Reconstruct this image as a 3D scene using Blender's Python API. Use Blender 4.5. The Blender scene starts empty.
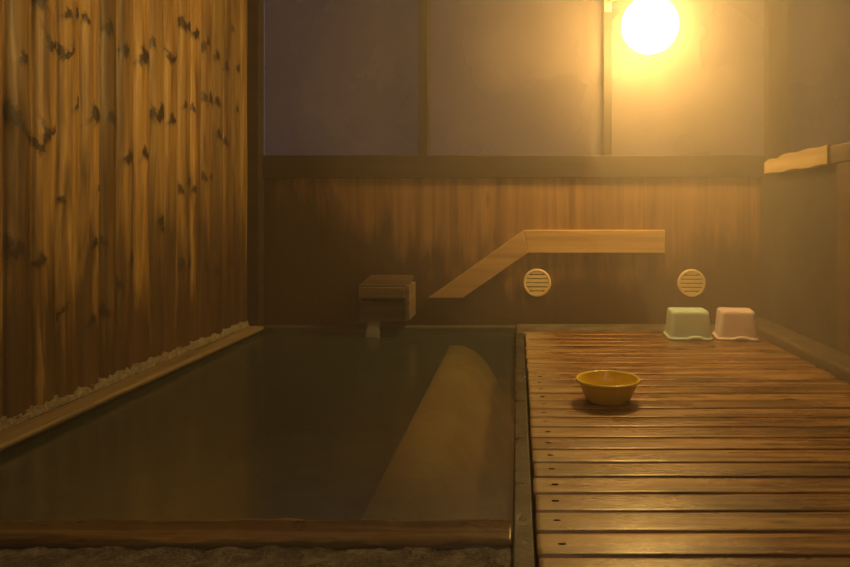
import bpy, bmesh, math, random
import numpy as np
from mathutils import Vector, Matrix, noise
R = math.radians
random.seed(4)
sc = bpy.context.scene
COL = sc.collection

# ------------------------------------------------------------ materials
class NT:
    def __init__(s, name):
        s.m = bpy.data.materials.new(name); s.m.use_nodes = True
        s.t = s.m.node_tree; s.t.nodes.clear()
    def n(s, typ, **kw):
        nd = s.t.nodes.new(typ)
        for k, v in kw.items():
            if k in nd.inputs and not hasattr(nd, k): s.set(nd.inputs[k], v)
            else: setattr(nd, k, v)
        return nd
    def set(s, inp, v):
        if isinstance(v, bpy.types.NodeSocket): s.t.links.new(v, inp)
        else:
            if hasattr(inp.default_value, '__len__') and hasattr(v, '__len__') and len(inp.default_value) == 4 and len(v) == 3: v = (*v, 1)
            inp.default_value = v
    def obj(s): return s.n('ShaderNodeTexCoord').outputs['Object']
    def mapping(s, v, scale=(1,1,1), loc=(0,0,0), rot=(0,0,0)):
        m = s.n('ShaderNodeMapping'); s.set(m.inputs['Vector'], v)
        m.inputs['Scale'].default_value = scale; m.inputs['Location'].default_value = loc; m.inputs['Rotation'].default_value = rot
        return m.outputs[0]
    def noise(s, v, scale=5, detail=4, rough=.55, dist=0):
        n = s.n('ShaderNodeTexNoise'); s.set(n.inputs['Vector'], v)
        n.inputs['Scale'].default_value = scale; n.inputs['Detail'].default_value = detail
        n.inputs['Roughness'].default_value = rough; n.inputs['Distortion'].default_value = dist
        return n.outputs[0]
    def ramp(s, f, stops):
        r = s.n('ShaderNodeValToRGB'); s.set(r.inputs[0], f); e = r.color_ramp.elements
        while len(e) < len(stops): e.new(.5)
        for i, (p, c) in enumerate(stops):
            e[i].position = p; e[i].color = (*c, 1) if hasattr(c, '__len__') else (c, c, c, 1)
        return r.outputs[0]
    def math(s, op, a, b=0.0, c=0.0, clamp=False):
        m = s.n('ShaderNodeMath'); m.operation = op; m.use_clamp = clamp
        s.set(m.inputs[0], a); s.set(m.inputs[1], b); s.set(m.inputs[2], c); return m.outputs[0]
    def mix(s, f, a, b, mode='MIX'):
        m = s.n('ShaderNodeMix'); m.data_type = 'RGBA'; m.blend_type = mode
        s.set(m.inputs[0], f); s.set(m.inputs[6], a); s.set(m.inputs[7], b); return m.outputs[2]
    def sep(s, v):
        x = s.n('ShaderNodeSeparateXYZ'); s.set(x.inputs[0], v); return x.outputs
    def comb(s, x, y, z):
        c = s.n('ShaderNodeCombineXYZ'); s.set(c.inputs[0], x); s.set(c.inputs[1], y); s.set(c.inputs[2], z); return c.outputs[0]
    def attr(s, name):
        a = s.n('ShaderNodeAttribute'); a.attribute_name = name; return a.outputs['Fac']
    def bump(s, h, strength=.3, dist=.01):
        b = s.n('ShaderNodeBump'); s.set(b.inputs['Height'], h); b.inputs['Strength'].default_value = strength
        b.inputs['Distance'].default_value = dist; return b.outputs[0]
    def pbr(s, color, rough=.5, normal=None, coat=0, coat_rough=.1, spec=.5, **kw):
        p = s.n('ShaderNodeBsdfPrincipled'); s.set(p.inputs['Base Color'], color); s.set(p.inputs['Roughness'], rough)
        if normal is not None: s.set(p.inputs['Normal'], normal)
        s.set(p.inputs['Coat Weight'], coat); p.inputs['Coat Roughness'].default_value = coat_rough
        p.inputs['Specular IOR Level'].default_value = spec
        for k, v in kw.items(): s.set(p.inputs[k.replace('_', ' ')], v)
        return p.outputs[0]
    def out(s, sh, vol=None):
        o = s.n('ShaderNodeOutputMaterial')
        if sh is not None: s.t.links.new(sh, o.inputs[0])
        if vol is not None: s.t.links.new(vol, o.inputs[1])
        return s.m

def wood(name, dark, mid, light, along='X', grain=1.0, rough=(.35, .6), pitch=None, off=0.0, across='Y', stain_shade=None, coat=0, var=.35, knots=0.0):
    """plank wood; grain runs along one axis; pitch gives each board its own tone"""
    t = NT(name); o = t.obj(); x, y, z = t.sep(o)
    ax = {'X': x, 'Y': y, 'Z': z}
    sc_ = {'X': (1.2, 26, 26), 'Y': (26, 1.2, 26), 'Z': (26, 26, 1.2)}[along]
    v = o
    idn = None
    if pitch:
        idn = t.math('FLOOR', t.math('DIVIDE', t.math('SUBTRACT', ax[across], off), pitch))
        w = t.n('ShaderNodeTexWhiteNoise'); w.noise_dimensions = '1D'; t.set(w.inputs['W'], idn)
        sh = t.math('MULTIPLY', w.outputs[0], 37.0)
        v = t.n('ShaderNodeVectorMath'); v.operation = 'ADD'; t.set(v.inputs[0], o); t.set(v.inputs[1], t.comb(sh, sh, sh)); v = v.outputs[0]
    g = t.noise(t.mapping(v, tuple(c * grain for c in sc_)), 1.0, 6, .6, .6)
    g2 = t.noise(t.mapping(v, tuple(c * grain * .22 for c in sc_)), 1.0, 3, .5, 1.2)
    f = t.math('ADD', t.math('MULTIPLY', g, .6), t.math('MULTIPLY', g2, .4))
    c = t.ramp(f, [(.38, dark), (.5, mid), (.62, light)])
    if knots:
        kv = {'X': (2.2, 9, 9), 'Y': (9, 2.2, 9), 'Z': (9, 9, 2.2)}[along]
        vo = t.n('ShaderNodeTexVoronoi'); t.set(vo.inputs['Vector'], t.mapping(v, kv)); vo.inputs['Scale'].default_value = 1
        vo.inputs['Randomness'].default_value = 1
        k = t.ramp(vo.outputs['Distance'], [(.05, 1.0), (.17, 0.0)])
        c = t.mix(t.math('MULTIPLY', k, knots), c, tuple(d * .35 for d in dark))
    if idn is not None:
        w2 = t.n('ShaderNodeTexWhiteNoise'); w2.noise_dimensions = '1D'; t.set(w2.inputs['W'], t.math('ADD', idn, .37))
        c = t.mix(1.0, c, t.comb(*[t.math('ADD', t.math('MULTIPLY', w2.outputs[0], var), 1 - var * .6)] * 3), 'MULTIPLY')
    rg = t.ramp(t.noise(o, 3.5, 4, .6, .3), [(.35, rough[0]), (.65, rough[1])])
    if stain_shade:
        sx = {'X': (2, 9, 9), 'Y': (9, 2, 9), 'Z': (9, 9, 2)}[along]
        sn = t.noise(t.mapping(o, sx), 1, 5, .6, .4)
        s_ = t.math('ADD', sn, t.math('MULTIPLY_ADD', t.math('POWER', t.math('ABSOLUTE', t.math('SUBTRACT', x, .3)), 2.0), stain_shade[4], t.math('MULTIPLY', z, -stain_shade[1])))  # noise and height make the stain; the x term paints shade towards both ends
        s_ = t.ramp(s_, [(stain_shade[2], 0.0), (stain_shade[2] + .25, 1.0)])
        c = t.mix(t.math('MULTIPLY', s_, stain_shade[3]), c, stain_shade[0])
    b = t.bump(f, .35, .004)
    return t.out(t.pbr(c, rg, b, coat=coat, coat_rough=.2))

def stone(name, c1, c2, c3, scale=8, rough=(.3, .7), bump=.5, dist=.01, coat=0):
    t = NT(name); o = t.obj()
    n = t.noise(o, scale, 8, .65, .3); n2 = t.noise(o, scale * 6, 5, .7)
    c = t.ramp(t.math('ADD', t.math('MULTIPLY', n, .6), t.math('MULTIPLY', n2, .4)), [(.36, c1), (.5, c2), (.64, c3)])
    r = t.ramp(t.noise(o, scale * .7, 4), [(.35, rough[0]), (.65, rough[1])])
    return t.out(t.pbr(c, r, t.bump(t.math('ADD', n, n2), bump, dist), coat=coat))

def plastic(name, col, rough=.35, sss=0.0, mottle=.06):
    t = NT(name); n = t.noise(t.obj(), 14, 4)
    c = t.mix(t.math('MULTIPLY', t.ramp(n, [(.35, 0.0), (.7, 1.0)]), mottle * 4), col, tuple(c * .8 for c in col))
    return t.out(t.pbr(c, rough, t.bump(n, .05, .002), Subsurface_Weight=sss, Subsurface_Scale=.02))

# ------------------------------------------------------------ mesh helpers
def build(name, bm, mats, parent=None, smooth=False, loc=None):
    me = bpy.data.meshes.new(name); bmesh.ops.recalc_face_normals(bm, faces=bm.faces[:]); bm.to_mesh(me); bm.free()
    for m in (mats if isinstance(mats, (list, tuple)) else [mats]): me.materials.append(m)
    if smooth:
        for p in me.polygons: p.use_smooth = True
    o = bpy.data.objects.new(name, me); COL.objects.link(o)
    if parent: o.parent = parent
    if loc: o.location = loc
    return o
def empty(name, loc=(0, 0, 0), rz=0):
    o = bpy.data.objects.new(name, None); COL.objects.link(o); o.location = loc; o.rotation_euler.z = rz; o.empty_display_size = .1
    return o
def tag(o, label=None, cat=None, group=None, kind=None):
    if label: o['label'] = label
    if cat: o['category'] = cat
    if group: o['group'] = group
    if kind: o['kind'] = kind
    return o
def box(bm, x0, x1, y0, y1, z0, z1, bev=0, seg=2, mi=0, M=None):
    vs = [bm.verts.new((x, y, z)) for x in (x0, x1) for y in (y0, y1) for z in (z0, z1)]
    F = [(0,1,3,2), (4,6,7,5), (0,4,5,1), (2,3,7,6), (0,2,6,4), (1,5,7,3)]
    fs = [bm.faces.new([vs[i] for i in f]) for f in F]
    for f in fs: f.material_index = mi
    if bev:
        es = list({e for f in fs for e in f.edges})
        r = bmesh.ops.bevel(bm, geom=es, offset=bev, segments=seg, profile=.5, affect='EDGES')
        vs = list({v for f in r['faces'] for v in f.verts} | {v for v in vs if v.is_valid})
    if M is not None:
        for v in vs: v.co = M @ v.co
    return vs
def lathe(bm, prof, n=48, cx=0, cy=0, mi=0):
    rings = []
    for r, z in prof:
        if r < 1e-6: rings.append([bm.verts.new((cx, cy, z))])
        else: rings.append([bm.verts.new((cx + r * math.cos(2 * math.pi * i / n), cy + r * math.sin(2 * math.pi * i / n), z)) for i in range(n)])
    for a, b in zip(rings, rings[1:]):
        for i in range(n):
            j = (i + 1) % n
            q = [a[i % len(a)], a[j % len(a)], b[j % len(b)], b[i % len(b)]]
            u = []
            for v in q:
                if v not in u: u.append(v)
            if len(u) >= 3:
                f = bm.faces.new(u); f.material_index = mi
def cyl(bm, p0, p1, r, n=16, r2=None, mi=0):
    p0, p1 = Vector(p0), Vector(p1); d = p1 - p0; q = d.to_track_quat('Z', 'Y').to_matrix()
    r2 = r if r2 is None else r2
    A = [bm.verts.new(p0 + q @ Vector((r * math.cos(2*math.pi*i/n), r * math.sin(2*math.pi*i/n), 0))) for i in range(n)]
    B = [bm.verts.new(p1 + q @ Vector((r2 * math.cos(2*math.pi*i/n), r2 * math.sin(2*math.pi*i/n), 0))) for i in range(n)]
    for i in range(n): bm.faces.new((A[i], A[(i+1) % n], B[(i+1) % n], B[i])).material_index = mi
    bm.faces.new(A[::-1]).material_index = mi; bm.faces.new(B).material_index = mi
def struct(name, bm, m, smooth=False, label=None):
    return tag(build(name, bm, m, smooth=smooth), label=label, kind='structure')

H = 0.70          # camera height over the deck
WZ = -0.045       # water level

# ------------------------------------------------------------ palette
mt = NT('wall_cedar'); o = mt.obj(); x, y, z = mt.sep(o)
kn = mt.attr('knot'); bt = mt.attr('tone'); fl = mt.attr('flame')
bid = mt.math('MULTIPLY', bt, 51.0)
gv = mt.comb(bid, mt.math('ADD', y, bid), mt.math('ADD', z, mt.math('MULTIPLY', fl, .05)))
g = mt.noise(mt.mapping(gv, (1, 34, 1.6)), 1, 6, .6, .5)
g2 = mt.noise(mt.mapping(gv, (1, 9, 1.0)), 1, 3, .5, 1.0)
f = mt.math('ADD', mt.math('MULTIPLY', g, .5), mt.math('MULTIPLY', g2, .5))
c = mt.ramp(f, [(.37, (.19, .105, .026)), (.5, (.47, .295, .08)), (.65, (.76, .54, .18))])
c = mt.mix(1.0, c, mt.comb(*[mt.math('ADD', mt.math('MULTIPLY', bt, .75), .45)] * 3), 'MULTIPLY')
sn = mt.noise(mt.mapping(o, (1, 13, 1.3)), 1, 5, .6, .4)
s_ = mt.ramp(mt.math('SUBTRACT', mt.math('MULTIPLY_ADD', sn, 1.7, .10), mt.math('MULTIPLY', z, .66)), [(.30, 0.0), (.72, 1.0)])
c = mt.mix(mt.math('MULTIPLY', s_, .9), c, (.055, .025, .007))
c = mt.mix(mt.math('MINIMUM', mt.math('MULTIPLY', kn, 1.5), .96), c, (.03, .015, .005))
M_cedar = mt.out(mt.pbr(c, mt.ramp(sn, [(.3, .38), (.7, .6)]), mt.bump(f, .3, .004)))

M_back = wood('stained_shaded_wall_boards', (.17, .088, .035), (.29, .165, .065), (.40, .24, .10), 'Z', .8, (.4, .65), .19, .03, 'X', var=.15, stain_shade=((.05, .028, .018), 1.0, .05, .9, .19), knots=.5)  # low streaky stain plus painted shade where the lamplight falls off
M_dark = wood('dark_beam_wood', (.02, .012, .007), (.035, .022, .012), (.055, .035, .02), 'X', 1, (.45, .7))
M_darkz = wood('dark_post_wood', (.012, .008, .005), (.022, .014, .009), (.04, .025, .016), 'Z', 1, (.45, .7))
M_rail = wood('pale_rail_wood', (.48, .32, .13), (.62, .43, .19), (.74, .54, .26), 'X', 1, (.4, .6))
M_railY = wood('pale_cap_wood', (.30, .22, .11), (.40, .30, .16), (.5, .39, .22), 'Y', 1, (.4, .6))
M_railY2 = wood('brown_cap_wood', (.07, .045, .03), (.11, .07, .045), (.15, .10, .065), 'Y', 1, (.4, .6))
M_rim = wood('wet_rim_log', (.03, .018, .009), (.11, .068, .033), (.34, .25, .14), 'X', .8, (.22, .5), coat=.3, knots=.4)
M_rimY = wood('dry_rim_board', (.18, .13, .07), (.30, .23, .13), (.44, .36, .22), 'Y', .9, (.4, .65))
M_under = wood('bearer_wood', (.05, .03, .015), (.09, .05, .02), (.13, .07, .03), 'Y', 1, (.4, .7))
M_conc = stone('rough_wet_concrete', (.06, .057, .05), (.24, .225, .20), (.55, .52, .46), 26, (.3, .7), .9, .02)
M_kerb = stone('dark_kerb_stone', (.018, .018, .016), (.038, .038, .033), (.08, .077, .067), 14, (.25, .6), .4, .006)
M_pool = stone('pool_stone', (.05, .052, .045), (.075, .078, .065), (.10, .10, .088), 6, (.4, .7), .3)
M_bench = stone('pool_bench_stone', (.62, .38, .15), (.74, .46, .19), (.82, .54, .25), 5, (.4, .7), .2)
M_floor = stone('dark_floor', (.03, .028, .024), (.06, .055, .05), (.10, .09, .08), 9, (.3, .6), .4)
M_crust = stone('mineral_crust', (.22, .19, .13), (.46, .41, .30), (.75, .70, .56), 40, (.5, .8), 1.0, .012)
M_part = stone('charcoal_panel', (.025, .023, .022), (.04, .037, .035), (.06, .055, .05), 5, (.4, .7), .2)
M_ceil = wood('ceiling_boards', (.04, .025, .014), (.06, .04, .022), (.09, .06, .032), 'Y', 1, (.5, .7), .15, 0, 'X')
M_room = wood('side_wall_boards', (.05, .03, .017), (.08, .05, .028), (.12, .08, .045), 'Z', 1, (.5, .7), .15, 0, 'Y')
M_mint = plastic('mint_plastic', (.68, .97, 1.0), .4)
M_pink = plastic('pink_plastic', (.97, .82, .95), .4)
M_bowl = plastic('amber_plastic', (.95, .74, .05), .28, 0, .03)
M_vent = plastic('cream_vent_plastic', (.92, .80, .50), .4)
M_black = plastic('vent_void', (.02, .015, .01), .7)
M_metal = plastic('lamp_fitting_metal', (.35, .3, .24), .35)

# deck slats: wet varnished cedar, worn pale at the pool end
t = NT('wet_deck_cedar'); o = t.obj(); x, y, z = t.sep(o)
idn = t.math('FLOOR', t.math('DIVIDE', t.math('SUBTRACT', y, 1.324), .09965))
w = t.n('ShaderNodeTexWhiteNoise'); w.noise_dimensions = '1D'; t.set(w.inputs['W'], idn)
sh = t.math('MULTIPLY', w.outputs[0], 41.0)
v = t.comb(t.math('ADD', x, sh), t.math('ADD', y, sh), z)
g = t.noise(t.mapping(v, (1.6, 42, 20)), 1, 6, .62, .6)
g2 = t.noise(t.mapping(v, (1.0, 9, 6)), 1, 3, .5, 1.3)
f = t.math('ADD', t.math('MULTIPLY', g, .5), t.math('MULTIPLY', g2, .5))
c = t.ramp(f, [(.38, (.07, .026, .006)), (.5, (.32, .155, .042)), (.59, (.62, .37, .12))])
vo = t.n('ShaderNodeTexVoronoi'); vo.voronoi_dimensions = '2D'; t.set(vo.inputs['Vector'], t.mapping(v, (4.0, 14, 3))); vo.inputs['Scale'].default_value = 1
sel = t.math('GREATER_THAN', t.sep(vo.outputs['Color'])[0], .62)
k = t.math('MULTIPLY', t.math('MULTIPLY', sel, 1.1), t.ramp(t.math('ADD', vo.outputs['Distance'], t.math('MULTIPLY', g, .25)), [(.17, 1.0), (.34, 0.0)]))
c = t.mix(t.math('MULTIPLY', k, .8), c, (.05, .022, .01))
worn = t.ramp(t.math('ADD', t.math('MULTIPLY', x, 1.5), t.math('MULTIPLY', t.noise(t.mapping(v, (3, 5, 3)), 1, 4), .6)), [(.32, 1.0), (.66, 0.0)])
c = t.mix(t.math('MULTIPLY', worn, .72), c, (.62, .52, .33))
c = t.mix(1.0, c, t.comb(*[t.math('ADD', t.math('MULTIPLY', w.outputs[0], .3), .82)] * 3), 'MULTIPLY')
wet = t.noise(t.mapping(v, (2.2, 7, 3)), 1, 5, .6, .6)
rg = t.ramp(wet, [(.38, .17), (.5, .34), (.62, .5)])
fine = t.noise(t.mapping(v, (60, 150, 60)), 1, 4, .7)
b = t.bump(t.math('ADD', t.math('MULTIPLY', g, .6), t.math('MULTIPLY_ADD', wet, .7, t.math('MULTIPLY', fine, .5))), .55, .006)
M_deck = t.out(t.pbr(c, rg, b, coat=.5, coat_rough=.27, spec=.5))
M_nail = plastic('rusty_nail', (.05, .025, .012), .6)

# water: a film of reflection over a murky, see-through body
t = NT('bath_water'); o = t.obj()
rip = t.noise(t.mapping(o, (1, 1, 1)), 7, 3, .5, .4)
nb = t.bump(rip, .12, .02)
gl = t.n('ShaderNodeBsdfGlossy'); gl.inputs['Roughness'].default_value = .2; gl.inputs['Color'].default_value = (1, 1, 1, 1); t.set(gl.inputs['Normal'], nb)
tr = t.n('ShaderNodeBsdfTransparent'); tr.inputs['Color'].default_value = (.76, .82, .70, 1)
df = t.n('ShaderNodeBsdfDiffuse'); df.inputs['Color'].default_value = (.06, .105, .115, 1)
fr = t.n('ShaderNodeFresnel'); fr.inputs['IOR'].default_value = 1.33; t.set(fr.inputs['Normal'], nb)
m1 = t.n('ShaderNodeMixShader'); m1.inputs[0].default_value = .36; t.t.links.new(tr.outputs[0], m1.inputs[1]); t.t.links.new(df.outputs[0], m1.inputs[2])
m2 = t.n('ShaderNodeMixShader'); t.set(m2.inputs[0], t.math('MULTIPLY', fr.outputs[0], .3)); t.t.links.new(m1.outputs[0], m2.inputs[1]); t.t.links.new(gl.outputs[0], m2.inputs[2])
M_water = t.out(m2.outputs[0])

t = NT('fogged_window_glass')
gl = t.n('ShaderNodeBsdfGlossy'); gl.inputs['Roughness'].default_value = .35
tr = t.n('ShaderNodeBsdfTransparent'); tr.inputs['Color'].default_value = (.85, .85, .9, 1)
df = t.n('ShaderNodeBsdfDiffuse'); t.set(df.inputs['Color'], t.ramp(t.noise(t.obj(), 1.6, 3), [(.3, (.09, .072, .06)), (.7, (.18, .148, .125))]))
m1 = t.n('ShaderNodeMixShader'); m1.inputs[0].default_value = .7; t.t.links.new(tr.outputs[0], m1.inputs[1]); t.t.links.new(df.outputs[0], m1.inputs[2])
m2 = t.n('ShaderNodeMixShader'); m2.inputs[0].default_value = .015; t.t.links.new(m1.outputs[0], m2.inputs[1]); t.t.links.new(gl.outputs[0], m2.inputs[2])
M_glass = t.out(m2.outputs[0])

def emit(name, col, s):
    t = NT(name); e = t.n('ShaderNodeEmission'); e.inputs[0].default_value = (*col, 1); e.inputs[1].default_value = s
    return t.out(e.outputs[0])
LAMP = (1.0, .565, .145)
M_lamp = emit('lit_globe', LAMP, 105.0)
M_lamp2 = emit('lit_globe_dim', (1.0, .79, .56), 15.0)

# ------------------------------------------------------------ left wall of moulded cedar boards
P = .121; Y0 = 2.112; XW = -1.685
def wall_pt(px, py):
    d = 650 * 1.675 / (518 - px); return d, H - (py - 212) * d / 650
kp = [(37,1,1.3),(50,40,1.2,'u'),(62,48,1.3,'u'),(77,17,1),(83,20,.7),(107,30,1.2),(124,52,1.1),(142,59,1.5),(151,44,1),(170,54,1.3,'u'),(181,25,1.3),(187,28,1),(195,35,1.1),
      (202,48,1),(206,43,.8),(215,57,1),(225,68,1),(237,69,.9),(3,111,1.2),(11,119,1.2),(27,131,1.1,'u'),(37,138,1.3,'u'),(47,128,1.2,'u'),(77,106,1),(92,117,1.3),(97,120,1),(110,119,1),
      (127,159,1.1),(144,155,1),(151,114,1),(159,116,1.6),(170,121,1),(183,106,.7),(192,109,.7),(203,99,1),(210,101,1.2),(216,103,1),(217,136,1),(225,143,.9),
      (3,247,1.2),(14,252,1.2),(37,262,1),(91,244,.8),(101,242,.8),(160,222,1),(163,230,.9),(178,190,1),(188,182,1),(194,190,.8),(203,178,.8),(210,178,.8),(132,260,1),(179,266,1.1),(187,264,1),(205,269,.9),(215,271,.9),
      (56,309,1.2,'u'),(102,313,1.1),(88,322,.9),(118,285,.9),(65,15,.8),(232,30,.8),(236,110,.7),(20,60,.9),(98,190,.7),(150,330,.8),(60,200,.6),(240,190,.7)]
KN = []
for k in kp:
    d, zz = wall_pt(k[0], k[1]); KN.append((d, zz, .0215 * k[2] * (d / 2.6) ** .2, len(k) > 3))
rk = random.Random(8)
for i in range(46): KN.append((rk.uniform(-1.0, 2.05), rk.uniform(.3, 2.4), rk.uniform(.009, .017), rk.random() < .4))
for i in range(24): KN.append((rk.uniform(2.05, 3.95), rk.uniform(2.05, 2.4), rk.uniform(.009, .017), rk.random() < .4))
ys = np.concatenate([np.arange(-1.2, 1.9, .0151), np.arange(1.9, 4.02, .0055)])
zs = np.concatenate([np.arange(.0, 2.06, .0075), np.linspace(2.07, 2.62, 28)])
YY, ZZ = np.meshgrid(ys, zs, indexing='ij')
u = (YY - Y0) / P; bi = np.floor(u); tt = u - bi
rnd = np.random.RandomState(5); tones = rnd.rand(80); prot = rnd.rand(80)
bidx = (bi.astype(int) + 40) % 80
prof = np.power(np.clip(1 - np.abs(2 * tt - 1) ** 2.6, 0, 1), .6)
hgt = .015 * prof + .008 * prot[bidx]
knot = np.zeros_like(YY); flame = np.zeros_like(YY)
for (ky, kz, s, uu) in KN:
    a = (np.abs(ys - ky) < s * 5); b_ = (np.abs(zs - kz) < s * 9)
    if not a.any() or not b_.any(): continue
    ia, ib = np.where(a)[0], np.where(b_)[0]; sl = np.ix_(ia, ib)
    dy, dz = YY[sl] - ky, ZZ[sl] - kz
    same = (bidx[sl] == (int(math.floor((ky - Y0) / P)) + 40) % 80)
    ph = kz * 40 + ky * 17
    wob = (.25 * np.sin(dy / s * 2.3 + ph) + .22 * np.sin(dy / s * 5.1 + dz / s * 3.7 + ph * 2) + .12 * np.sin(dy / s * 11 - dz / s * 9 + ph * 3)) * s
    dy = dy + (.3 * np.sin(dz / s * 1.7 + ph) + .18 * np.sin(dz / s * 4.9 + ph * 5) + .12 * np.sin(dz / s * 12 + dy / s * 6)) * s
    if uu:
        core = np.exp(-(((dz + s * 1.3 - 1.0 * np.abs(dy) ** 1.3 / s ** .3) + wob) / (.55 * s)) ** 2) * np.exp(-(dy / (1.9 * s)) ** 4)
    else:
        core = 1.1 * np.exp(-((dy / (.8 * s)) ** 2 + ((dz + wob) / (.75 * s)) ** 2)) + .75 * np.exp(-((dz - s * 1.3 + 1.3 * np.abs(dy) + wob) / (.6 * s)) ** 2) * np.exp(-(dy / (1.6 * s)) ** 2)
    knot[sl] = np.maximum(knot[sl], core * same)
    halo = np.exp(-((dy / (2.2 * s)) ** 2 + ((dz - 1.5 * s) / (4 * s)) ** 2)) * same
    flame[sl] += halo
    hgt[sl] += .0035 * np.exp(-((dy / (1.8 * s)) ** 2 + (dz / (2.2 * s)) ** 2)) * same
hgt += .0012 * np.sin(ZZ * 7 + tones[bidx] * 30)
NY, NZ = YY.shape
co = np.stack([XW + hgt, YY, ZZ], -1).reshape(-1, 3)
idx = np.arange(NY * NZ).reshape(NY, NZ)
quads = np.stack([idx[:-1, :-1], idx[1:, :-1], idx[1:, 1:], idx[:-1, 1:]], -1).reshape(-1, 4)
me = bpy.data.meshes.new('wall_left')
me.vertices.add(len(co)); me.vertices.foreach_set('co', co.ravel().astype(np.float32))
me.loops.add(quads.size); me.loops.foreach_set('vertex_index', quads.ravel().astype(np.int32))
me.polygons.add(len(quads)); me.polygons.foreach_set('loop_start', np.arange(0, quads.size, 4, dtype=np.int32)); me.polygons.foreach_set('loop_total', np.full(len(quads), 4, dtype=np.int32))
me.update(calc_edges=True)
for nm, arr in (('knot', np.clip(knot, 0, 1)), ('tone', tones[bidx]), ('flame', flame)):
    at = me.attributes.new(nm, 'FLOAT', 'POINT'); at.data.foreach_set('value', arr.ravel().astype(np.float32))
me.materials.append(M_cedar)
for p in me.polygons: p.use_smooth = True
me.validate()
# thickness behind the boards
bm = bmesh.new(); bm.from_mesh(me); box(bm, XW - .08, XW - .001, -1.2, 4.25, -.1, 2.62); bm.to_mesh(me); bm.free()
wl = bpy.data.objects.new('wall_left', me); COL.objects.link(wl); tag(wl, kind='structure')

# ------------------------------------------------------------ other walls
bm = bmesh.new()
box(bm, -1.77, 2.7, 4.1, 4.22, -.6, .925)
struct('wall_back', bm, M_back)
bm = bmesh.new(); box(bm, -1.62, 2.6, 4.075, 4.20, .915, 1.055, .004); struct('trim_1', bm, M_dark)       # dark sill beam
bm = bmesh.new(); box(bm, -1.684, -1.60, 4.005, 4.1, -.02, 2.6, .004); struct('trim_2', bm, M_dark)         # corner post
for i, (px0, px1) in enumerate([(418, 428), (768, 789)]):
    bm = bmesh.new(); box(bm, (px0 - 518) * 4.09 / 650, (px1 - 518) * 4.09 / 650, 4.09, 4.2, 1.055, 2.6, .004); struct('trim_%d' % (i + 3), bm, M_darkz)
bm = bmesh.new(); box(bm, .540, .592, 4.10, 4.2, 1.055, 2.6, .004); struct('trim_5', bm, M_darkz)
for i, (a, b) in enumerate([(-1.62, -.63), (-.566, .545), (.585, 1.573), (1.705, 2.6)]):
    bm = bmesh.new(); box(bm, a, b, 4.15, 4.156, 1.055, 2.6); struct('window_%d' % (i + 1), bm, M_glass)
bm = bmesh.new(); box(bm, 2.6, 2.7, -1.2, 4.1, -.6, 2.6); struct('wall_right', bm, M_room)
bm = bmesh.new(); box(bm, -1.77, 2.7, -1.3, -1.2, -.6, 2.6); struct('wall_front', bm, M_room)
bm = bmesh.new(); box(bm, -1.77, 2.7, -1.3, 4.22, 2.6, 2.7); struct('ceiling', bm, M_ceil)
# low partition and its cap on the right
bm = bmesh.new(); box(bm, 1.53, 1.63, 1.0, 4.1, -.08, .93); struct('wall_right_partition', bm, M_part)

# ------------------------------------------------------------ floor, pool basin, kerbs
bm = bmesh.new()
box(bm, -.0, 2.6, -1.2, 4.1, -.62, -.085)
box(bm, -1.684, .0, -1.2, 1.385, -.62, -.024)
struct('floor', bm, M_floor)
bm = bmesh.new()
n = 60
for i in range(90): pass
vsx = np.linspace(-1.68, -.012, 150); vsy = np.linspace(.6, 1.44, 80)
G = [[bm.verts.new((x, y, -.012 + .007 * noise.fractal(Vector((x * 22, y * 22, 0)), 1, 2, 4) - .002)) for y in vsy] for x in vsx]
for i in range(149):
    for j in range(79): bm.faces.new((G[i][j], G[i+1][j], G[i+1][j+1], G[i][j+1]))
struct('trim_6', bm, M_conc, smooth=True)                                            # rough concrete apron
bm = bmesh.new()
box(bm, -1.69, -.0, 1.38, 4.1, -.72, -.66)            # bottom
box(bm, -1.69, -1.60, 1.44, 4.1, -.66, -.034)         # left side
box(bm, -1.60, -.012, 1.38, 1.47, -.66, -.05)         # near side
box(bm, -1.60, -.012, 4.02, 4.1, -.66, -.012, .006)         # far side
struct('pool_basin', bm, M_pool)
bm = bmesh.new()
sec = [(-.428, -.64), (-.428, -.14), (-.424, -.128), (-.412, -.122)] + [(-.412 + .39 * q / 14, -.122 - .5 * (q / 14) ** 2.6) for q in range(1, 15)] + [(-.022, -.64)]
A = [bm.verts.new((a, 1.48, b)) for a, b in sec]; B = [bm.verts.new((a, 4.015, b)) for a, b in sec]
bm.faces.new(A); bm.faces.new(B[::-1])
for i in range(len(sec)): bm.faces.new((A[i], B[i], B[(i+1) % len(sec)], A[(i+1) % len(sec)]))
tag(build('pool_bench', bm, M_bench, smooth=True), label='submerged tan step running along the deck side of the pool', cat='step')
# far kerb behind the deck
bm = bmesh.new(); box(bm, -.012, 1.53, 3.775, 4.1, -.2, -.004, .012, 3); struct('trim_7', bm, stone('back_kerb', (.06, .054, .042), (.13, .115, .09), (.22, .195, .15), 7, (.3, .6), .4))
# kerb strip between pool and deck
bm = bmesh.new(); box(bm, -.012, .034, -1.1, 3.78, -.65, .0, .005, 2); struct('trim_8', bm, M_kerb)
# right kerb
bm = bmesh.new()
for s in [0]:
    box(bm, 1.37, 1.53, .2, 4.1, -.085, .045, .02, 4)
struct('trim_9', bm, stone('right_kerb', (.07, .055, .04), (.11, .088, .065), (.16, .13, .10), 6, (.3, .6), .4), smooth=True)
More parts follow.
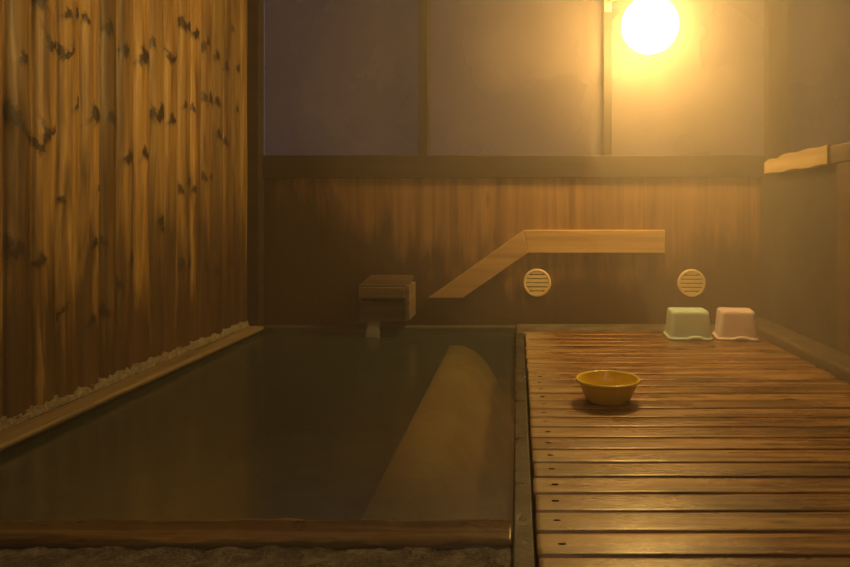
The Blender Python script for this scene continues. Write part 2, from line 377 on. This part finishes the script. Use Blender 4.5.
# mineral crust along the foot of the left wall
bm = bmesh.new(); L = 900; K = 14; rows = []
for i in range(L):
    y = 1.3 + (4.03 - 1.3) * i / (L - 1); row = []
    for k in range(K):
        a = k / (K - 1) * math.pi / 2
        nn = noise.fractal(Vector((k * .45, y * 42, 3)), .8, 2, 6)
        r = .030 + .0045 * nn
        row.append(bm.verts.new((XW + .004 + r * .75 * math.cos(a) + .003 * nn, y, -.003 + r * 1.35 * math.sin(a))))
    rows.append(row)
for i in range(L - 1):
    for k in range(K - 1): bm.faces.new((rows[i][k], rows[i+1][k], rows[i+1][k+1], rows[i][k+1]))
struct('trim_10', bm, M_crust, smooth=True)

# wooden rim logs
def log(name, a0, a1, c0, c1, top, h, axis, mat, amp=.004, nseg=200, seed=0):
    """plank with rounded shoulders and a wavering edge; runs a0..a1, section c0..c1"""
    sec = []
    w = c1 - c0
    for k in range(17):
        s = k / 16 * math.pi
        cx = -math.cos(s); q = abs(cx) ** .55 * (1 if cx > 0 else -1)
        sec.append((c0 + w / 2 + w / 2 * q, top - h + h * (math.sin(s) ** .45 if math.sin(s) > 1e-6 else 0)))
    sec += [(c1, top - h - .012), (c0, top - h - .012)]
    bm = bmesh.new(); rows = []
    for i in range(nseg):
        a = a0 + (a1 - a0) * i / (nseg - 1); r = []
        for k, (c_, z_) in enumerate(sec):
            nn = noise.fractal(Vector((a * 5, c_ * 30, seed)), 1, 2, 4) * amp
            n2 = noise.fractal(Vector((a * 14, k * .9, seed + 7)), 1, 2, 3) * amp * .5
            cc, zz = c_ + nn * .8, min(z_ + nn * .6 + n2 - amp * .5, top + .002)
            r.append(bm.verts.new((a, cc, zz) if axis == 'X' else (cc, a, zz)))
        rows.append(r)
    m = len(sec)
    for i in range(nseg - 1):
        for k in range(m): bm.faces.new((rows[i][k], rows[i+1][k], rows[i+1][(k+1) % m], rows[i][(k+1) % m]))
    bm.faces.new(rows[0]); bm.faces.new(rows[-1][::-1])
    return build(name, bm, mat, smooth=True)
tag(log('rim_log', -1.672, -.014, 1.378, 1.498, .002, .034, 'X', M_rim, .006, 340, 1),
    label='wet dark brown wooden rim log along the near edge of the pool', cat='pool edge')
tag(log('rim_board', 1.502, 4.0, -1.662, -1.566, .0, .010, 'Y', M_rimY, .0035, 300, 4),
    label='weathered pale wooden rim board along the pool at the foot of the left wall', cat='pool edge')

# ------------------------------------------------------------ slatted deck
dk = empty('slatted_deck', (.70, 1.9, -.085))
tag(dk, 'wet brown slatted wooden deck beside the pool, under the yellow bowl and stools', 'deck')
inv = Vector((-.70, -1.9, .085))
bm = bmesh.new(); rs = random.Random(3); slat_y = []
for k in range(-16, 25):
    y0 = 1.324 + .09965 * k + .0034; y1 = y0 + .0928
    if k == 24: y1 = min(y1, 3.772)
    slat_y.append((y0 + y1) / 2)
    e = rs.uniform(-.002, .003); dz = rs.uniform(-.0015, 0)
    # each slat: long board subdivided in x so its edges can waver
    nx = 60; xs = np.linspace(.040 + e, 1.362, nx)
    cs = [(0, -.026), (0, -.005), (.0012, -.0018), (.0045, -.0002), (.012, 0), (.045, .0), (.0808, 0), (.0883, -.0002), (.0916, -.0018), (.0928, -.005), (.0928, -.026)]
    rows = []
    for i, xx in enumerate(xs):
        en = min(1, (xx - xs[0]) / .012 if i < nx / 2 else (xs[-1] - xx) / .012)
        rows.append([])
        for (cy, cz) in cs:
            nn = noise.fractal(Vector((xx * 6, cy * 20 + k * 3.3, 1)), 1, 2, 3) * .0010
            cyy = y0 + (cy - .0464) * (1 if 0 < i < nx - 1 else .93) + .0464 + nn
            rows[-1].append(bm.verts.new((xx, cyy, cz + dz + nn * .6 - (.003 if i in (0, nx - 1) and cz > -.02 else 0))))
        if i == 0:   # small extra ring to round the board end
            xs[1] = xs[0] + .004
            xs[2] = xs[0] + .012
    for i in range(nx - 1):
        for j in range(len(cs)): bm.faces.new((rows[i][j], rows[i+1][j], rows[i+1][(j+1) % len(cs)], rows[i][(j+1) % len(cs)]))
    bm.faces.new(rows[0]); bm.faces.new(rows[-1][::-1])
for v_ in bm.verts: v_.co.z += 0
s_o = build('slats', bm, M_deck, dk, smooth=True); s_o.location = inv
bx_ = None
for bxp in (.096, .70, 1.28):
    bm = bmesh.new(); box(bm, bxp - .03, bxp + .03, -.27, 3.77, -.084, -.0265, .004)
    b_ = build('bearer', bm, M_under, dk); b_.location = inv
bm = bmesh.new(); lathe(bm, [(0, .0016), (.0028, .0014), (.0034, .0), (.0034, -.006), (0, -.006)], 12)
nail = None
for k, yy in enumerate(slat_y):
    if yy < .9 or yy > 2.8: continue
    if nail is None:
        nail = build('nail', bm, M_nail, dk, smooth=True); nn_ = nail
    else:
        nn_ = nail.copy(); COL.objects.link(nn_)
    nn_.parent = dk; nn_.scale = (2.6, .5, 1)
    nn_.location = Vector((.092 + rs.uniform(-.004, .004), yy + rs.uniform(-.004, .004), .0)) + inv

# ------------------------------------------------------------ water
bm = bmesh.new(); xs = np.linspace(-1.60, -.012, 110); ysw = np.linspace(1.503, 4.018, 150)
def wave(x, y):
    r = math.hypot(x + .86, y - 3.9)
    return WZ + .0012 * noise.noise(Vector((x * 6, y * 6, 0))) + .003 * math.exp(-r * 4) * math.sin(r * 60)
G = [[bm.verts.new((x, y, wave(x, y))) for y in ysw] for x in xs]
for i in range(109):
    for j in range(149): bm.faces.new((G[i][j], G[i+1][j], G[i+1][j+1], G[i][j+1]))
tag(build('bath_water', bm, M_water, smooth=True), 'murky grey-green hot spring water filling the sunken pool', 'water', kind='stuff')

# ------------------------------------------------------------ rail boards on the back wall
def wx(px, d=4.07): return (px - 518) * d / 650
def wz(py, d=4.07): return H - (py - 212) * d / 650
rb = empty('wall_rail', (wx(600), 4.1, wz(253)))
tag(rb, 'pale bent wooden rail on the back wall, sloping down to the left', 'rail')
def poly(name, pts, y0, y1, mat, parent, bev=.004):
    bm = bmesh.new(); A = [bm.verts.new((x, y0, z)) for x, z in pts]; B = [bm.verts.new((x, y1, z)) for x, z in pts]; n = len(pts)
    bm.faces.new(A); bm.faces.new(B[::-1])
    for i in range(n): bm.faces.new((A[i], B[i], B[(i+1) % n], A[(i+1) % n]))
    bmesh.ops.bevel(bm, geom=bm.edges[:], offset=bev, segments=2, profile=.5, affect='EDGES')
    o = build(name, bm, mat, parent)
    if parent: o.location = -parent.location
    return o
poly('level_board', [(wx(528), wz(253)), (wx(665), wz(253)), (wx(665), wz(230)), (wx(524), wz(230))], 4.065, 4.1, M_rail, rb)
poly('sloping_board', [(wx(524), wz(230)), (wx(428), wz(298)), (wx(463), wz(298)), (wx(528), wz(253))], 4.065, 4.1, wood('pale_sloping_wood', (.42, .28, .11), (.56, .38, .17), (.68, .49, .23), 'X', .8, (.4, .6)), rb)

# ------------------------------------------------------------ round vents
def vent(px, py):
    X, Z = wx(px, 4.085), wz(py, 4.085)
    r = 14.2 * 4.085 / 650
    root = empty('round_vent', (X, 4.1, Z))
    M = Matrix.Rotation(R(90), 4, 'X')          # lathe z -> -y
    bm = bmesh.new(); lathe(bm, [(r - .018, .0), (r, .0), (r, .008), (r - .004, .014), (r - .014, .016), (r - .019, .012), (r - .019, .001)], 56)
    bmesh.ops.transform(bm, matrix=M, verts=bm.verts); build('rim', bm, M_vent, root, smooth=True)
    bm = bmesh.new(); lathe(bm, [(0, .001), (r - .018, .001), (r - .018, .003), (0, .003)], 40)
    bmesh.ops.transform(bm, matrix=M, verts=bm.verts); build('backing', bm, M_black, root)
    ri = r - .0185; lv = []
    for k in range(6):
        zc = (k - 2.5) * .0255; hw = math.sqrt(max(ri * ri - (abs(zc) - .002) ** 2, 0))
        bm = bmesh.new(); box(bm, -hw, hw, -.0145, -.003, zc - .0098, zc + .0098, .002)
        build('louver', bm, M_vent, root)
    return root
v1 = vent(537, 283); tag(v1, 'round cream slotted vent cover below the bend of the rail', 'vent', 'round vents on the back wall')
v2 = vent(692, 283.5); tag(v2, 'round cream slotted vent cover just above the mint bath stool', 'vent', 'round vents on the back wall')

# ------------------------------------------------------------ globe lamps
def lamp(loc, wall_y, mat, label, name='globe_lamp', post=None):
    x, y, z = loc; r = .160; sgn = 1 if wall_y > y else -1
    root = empty(name, (x, wall_y, z))
    def L(v): return Vector(v) - Vector((x, wall_y, z))
    bm = bmesh.new(); bmesh.ops.create_uvsphere(bm, u_segments=48, v_segments=32, radius=r)
    bmesh.ops.translate(bm, verts=bm.verts, vec=L((x, y, z))); build('globe', bm, mat, root, smooth=True)
    if post is None:
        bm = bmesh.new(); cyl(bm, L((x, wall_y, z)), L((x, wall_y - sgn * .02, z)), .07, 32); build('mounting_plate', bm, M_metal, root)
        bm = bmesh.new(); cyl(bm, L((x, wall_y - sgn * .02, z)), L((x, y + sgn * (r - .012), z)), .028, 24, .05); build('neck', bm, M_metal, root)
    else:       # bracket reaches sideways from a post and holds the globe from above
        zt_ = z + r + .09
        bm = bmesh.new(); box(bm, post - .022 - x, post + .022 - x, -.012, 0, zt_ - .06 - z, zt_ + .06 - z, .003); build('mounting_plate', bm, M_metal, root)
        bm = bmesh.new(); cyl(bm, L((post, wall_y - .01, zt_)), L((x, y, zt_)), .010, 16); build('side_arm', bm, M_metal, root)
        bm = bmesh.new(); cyl(bm, L((x, y, zt_ + .012)), L((x, y, z + r - .012)), .03, 24, .05); build('neck', bm, M_metal, root)
    return tag(root, label, 'lamp')
lamp((.755, 3.72, 1.770), 4.10, M_lamp, 'glowing white globe lamp high on the back wall', post=.566)
lamp((.35, -.95, 2.1), -1.2, M_lamp2, 'dimmer globe lamp on the wall behind the viewer')

# ------------------------------------------------------------ yellow wash bowl
X, Y = .335, 2.42
root = empty('wash_bowl', (X, Y, .0015)); tag(root, 'amber yellow plastic wash bowl standing on the deck slats', 'bowl')
bm = bmesh.new()
lathe(bm, [(0, .006), (.060, .006), (.063, .0), (.076, .0), (.080, .004), (.090, .022), (.103, .052), (.1115, .074)], 72)
lathe(bm, [(.1075, .074), (.099, .052), (.086, .024), (.075, .012), (.066, .0095), (0, .0092)], 72)
build('bowl_body', bm, M_bowl, root, smooth=True)
bm = bmesh.new()
lathe(bm, [(.1075, .0735), (.1085, .079), (.112, .0815), (.117, .0815), (.1205, .079), (.1208, .0745), (.1185, .0715), (.1115, .0725)], 72)
build('rolled_rim', bm, plastic('amber_rim_plastic', (1.0, .82, .08), .22, 0, .02), root, smooth=True)

# ------------------------------------------------------------ bath stools
def rrect(w, d, r, n=8):
    pts = []
    for cx, cy, a0 in ((w/2-r, d/2-r, 0), (-w/2+r, d/2-r, 90), (-w/2+r, -d/2+r, 180), (w/2-r, -d/2+r, 270)):
        for i in range(n + 1):
            a = R(a0 + 90 * i / n); pts.append((cx + r * math.cos(a), cy + r * math.sin(a)))
    return pts
def loft(bm, secs, dens=4):
    rings = []
    for (w, d, r, z, fn) in secs:
        p = rrect(w, d, r); q = []
        for i in range(len(p)):
            a, b = Vector(p[i]), Vector(p[(i + 1) % len(p)]); ns = 12 if i % 9 == 8 else 1
            for s in range(ns): c = a.lerp(b, s / ns); q.append(c)
        rings.append([bm.verts.new((c.x, c.y, fn(c.x, c.y) if fn else z)) for c in q])
    for a, b in zip(rings, rings[1:]):
        for i in range(len(a)): bm.faces.new((a[i], a[(i+1) % len(a)], b[(i+1) % len(b)], b[i]))
    return rings
def stool(loc, rz, mat, label, w=.238, d=.225, h=.150, wt=.200, dt=.175):
    root = empty('bath_stool', loc, rz); tag(root, label, 'stool', 'plastic bath stools')
    def bot(z0):
        def f(x, y):
            e = 0
            if abs(y) > d * .4: e = max(0, 1 - ((x - w * .1) / (w * .17)) ** 2) ** .5
            return z0 + .009 * e
        return f
    bm = bmesh.new()
    def zt(z0):   # gently dished top
        return lambda x, y: z0 + .002 * (abs(x) / (wt / 2)) ** 2 - .002
    r = loft(bm, [(w - .01, d - .01, .026, .0, bot(.012)), (w - .014, d - .014, .026, .02, bot(.022)), (w - .022, d - .022, .026, .05, None), (wt + .006, dt + .006, .028, h - .016, None), (wt, dt, .027, h - .006, zt(h)),
                  (wt - .008, dt - .008, .034, h, zt(h + .004)), (wt - .022, dt - .022, .03, h, zt(h + .004)), (wt - .034, dt - .034, .026, h - .006, zt(h - .003)), (wt - .09, dt - .085, .02, h - .008, zt(h - .005))])
    # hand hole in the middle of the seat
    r2 = loft(bm, [(wt - .09, dt - .085, .02, h - .008, zt(h - .005)), (.05, .026, .012, h - .009, None), (.05, .026, .012, h - .03, None)])
    build('seat_shell', bm, mat, root, smooth=True)
    bm = bmesh.new()
    loft(bm, [(w - .014, d - .014, .034, .0, bot(.002)), (w + .006, d + .006, .04, .0, bot(.0)), (w + .010, d + .010, .042, .0, bot(.006)), (w + .004, d + .004, .04, .0, bot(.012)), (w - .012, d - .012, .034, .0, bot(.016))])
    build('foot_rim', bm, mat, root, smooth=True)
    return root
stool((.950, 3.64, .0012), R(-3), M_mint, 'pale mint plastic bath stool with low arched foot, left of the pink one', )
stool((1.212, 3.625, .0012), R(-9), M_pink, 'pale pink plastic bath stool at the far right corner of the deck', w=.222, d=.21, wt=.180, dt=.165, h=.152)

# ------------------------------------------------------------ water spout box at the far end of the pool
sx0, sx1 = -.955, -.645; yf = 3.88
M_sp = wood('soaked_spout_wood', (.05, .035, .022), (.09, .065, .04), (.14, .105, .07), 'X', .9, (.35, .6))
M_sp2 = wood('pale_spout_wood', (.10, .078, .046), (.17, .135, .085), (.28, .225, .14), 'X', .9, (.35, .6))
root = empty('spout_box', (-.80, 4.09, .04)); tag(root, 'old wooden hot water spout box on the back wall over the pool', 'water spout')
def pb(name, *a, mat=M_sp, bev=.004, label=None):
    bm = bmesh.new(); box(bm, *a, bev)
    o = build(name, bm, mat, root); o.location = -root.location
    if label: o['label'] = label
    return o
pb('side_board', sx0, sx0 + .025, yf, 4.1, .04, .25)
pb('side_board', sx1 - .028, sx1, yf - .01, 4.1, .055, .262, mat=M_sp2, label='pale bleached side board')
pb('front_board', sx0 + .005, sx1 - .03, yf - .012, yf + .012, .185, .25, mat=M_sp2, label='pale upper board')
pb('lower_board', sx0 + .02, sx1 - .03, yf + .01, yf + .03, .04, .155, mat=M_sp)
pb('shelf_strip', sx0 + .02, sx1 - .03, yf - .004, yf + .06, .150, .160, mat=M_sp, bev=.002)
pb('bottom_board', sx0 + .02, sx1 - .03, yf + .03, 4.1, .04, .055)
bm = bmesh.new(); T = .012
A = [(sx0 + .03, 4.09, .305), (sx1 - .01, 4.09, .305), (sx1, yf, .262), (sx0, yf, .262)]
vs = [bm.verts.new(p) for p in A] + [bm.verts.new((p[0], p[1], p[2] - T)) for p in A]
for f_ in [(0,1,2,3), (7,6,5,4), (0,4,5,1), (1,5,6,2), (2,6,7,3), (3,7,4,0)]: bm.faces.new([vs[i] for i in f_])
bmesh.ops.bevel(bm, geom=bm.edges[:], offset=.003, segments=2, affect='EDGES')
o = build('lid', bm, M_sp, root); o.location = -root.location
# trickle
t = NT('trickling_water'); M_tr = t.out(t.pbr((.5, .52, .48), .15, None, Alpha=.3))
bm = bmesh.new(); rows = []
for i in range(14):
    s = i / 13; z_ = .045 + (WZ - .045) * s; w_ = .032 + .012 * s; y_ = yf + .018 - .05 * s * (1 - .3 * s)
    row = []
    for k in range(14):
        a = 2 * math.pi * k / 14
        row.append(bm.verts.new((-.865 + w_ * math.cos(a) + .003 * math.sin(k * 3 + i), y_ + .006 * math.sin(a), z_)))
    rows.append(row)
for i in range(13):
    for k in range(14): bm.faces.new((rows[i][k], rows[i+1][k], rows[i+1][(k+1) % 14], rows[i][(k+1) % 14]))
tag(build('water_trickle', bm, M_tr, smooth=True), 'thin stream of water falling from the spout box into the pool', 'water', kind='stuff')

# ------------------------------------------------------------ plank on the right partition and its post
def capz(s): return None
bm = bmesh.new(); pts = []
for i in range(40):
    y_ = 3.93 - (3.93 - 3.13) * i / 39
    top = 1.012 + .012 * min(1, max(0, (i - 9) / 3)) + .003 * math.sin(i * .5)
    ds = .012 * max(0, 1 - i / 3)
    pts.append([bm.verts.new(p) for p in ((1.488, y_, .930 + .004 * math.sin(i * .4)), (1.488, y_, top - ds - .004), (1.494, y_, top - ds), (1.62, y_, top - ds), (1.62, y_, .930))])
for a, b in zip(pts, pts[1:]):
    for k in range(5): bm.faces.new((a[k], b[k], b[(k+1) % 5], a[(k+1) % 5]))
bm.faces.new(pts[0]); bm.faces.new(pts[-1][::-1])
tag(build('cap_plank', bm, M_railY), 'pale worn plank lying on top of the dark partition at right', 'plank')
bm = bmesh.new(); box(bm, 1.50, 1.62, 1.0, 3.128, .931, 1.018, .006); struct('trim_11', bm, M_railY2)
bm = bmesh.new(); box(bm, 1.505, 1.529, 2.93, 3.07, .046, .93, .004); struct('trim_12', bm, M_railY2)

# ------------------------------------------------------------ steam
t = NT('steam'); vs_ = t.n('ShaderNodeVolumeScatter'); vs_.inputs['Color'].default_value = (.97, .95, .93, 1)
vs_.inputs['Density'].default_value = .035; vs_.inputs['Anisotropy'].default_value = .3
M_steam = t.out(None, vs_.outputs[0])
bm = bmesh.new(); box(bm, -1.66, 2.59, -1.19, 4.14, -.04, 2.59)
st = tag(build('steam', bm, M_steam), 'warm steam hanging through the whole bath room', 'steam', kind='stuff')

def plume(name, c, rad, dens, g, label, col=(.97, .95, .92), seed=0):
    t = NT(name + '_vapour'); v_ = t.n('ShaderNodeVolumeScatter'); v_.inputs['Color'].default_value = (*col, 1)
    v_.inputs['Density'].default_value = dens; v_.inputs['Anisotropy'].default_value = g
    bm = bmesh.new(); bmesh.ops.create_icosphere(bm, subdivisions=5, radius=1)
    for v in bm.verts:
        q = 1 + .22 * noise.fractal(v.co * 1.3 + Vector((seed, 0, 0)), 1, 2, 3)
        v.co = Vector((c[0] + v.co.x * rad[0] * q, c[1] + v.co.y * rad[1] * q, c[2] + v.co.z * rad[2] * q))
        v.co.x = min(max(v.co.x, -1.58), 1.48); v.co.y = min(v.co.y, 4.055); v.co.z = min(max(v.co.z, .06), 2.57)
    return tag(build(name, bm, t.out(None, v_.outputs[0]), smooth=True), label, 'steam', kind='stuff')
plume('steam_cloud', (.85, 2.95, 1.45), (1.7, 1.3, 1.6), .07, .1, 'thick steam glowing around the globe lamp', seed=2)
plume('steam_cloud', (1.25, 2.8, 1.0), (1.0, 1.3, 1.2), .12, .1, 'grey steam drifting in front of the dark partition', seed=9)

# ------------------------------------------------------------ world, camera
w = bpy.data.worlds.new('dusk'); sc.world = w; w.use_nodes = True
bg = w.node_tree.nodes['Background']; bg.inputs[0].default_value = (.36, .30, .35, 1); bg.inputs[1].default_value = .6
cam = bpy.data.cameras.new('camera'); co_ = bpy.data.objects.new('camera', cam); COL.objects.link(co_)
co_.location = (0, 0, H); co_.rotation_euler = (R(90), 0, 0)
cam.sensor_width = 36; cam.lens = 650 / 850 * 36; cam.shift_x = -93 / 850; cam.shift_y = -71.5 / 850; cam.clip_start = .02
sc.camera = co_
sc.view_settings.view_transform = 'Standard'; sc.view_settings.look = 'None'; sc.view_settings.gamma = 1; sc.view_settings.use_curve_mapping = False
sc.view_settings.exposure = 0.2
cy = sc.cycles
cy.use_denoising = True
try: cy.denoising_input_passes = 'RGB_ALBEDO_NORMAL'; cy.denoising_prefilter = 'ACCURATE'
except Exception: pass
try: cy.denoiser = 'OPENIMAGEDENOISE'
except Exception: pass
cy.max_bounces = 8; cy.volume_bounces = 3; cy.transparent_max_bounces = 8; cy.diffuse_bounces = 4; cy.caustics_reflective = False; cy.caustics_refractive = False
cy.sample_clamp_indirect = 4.0
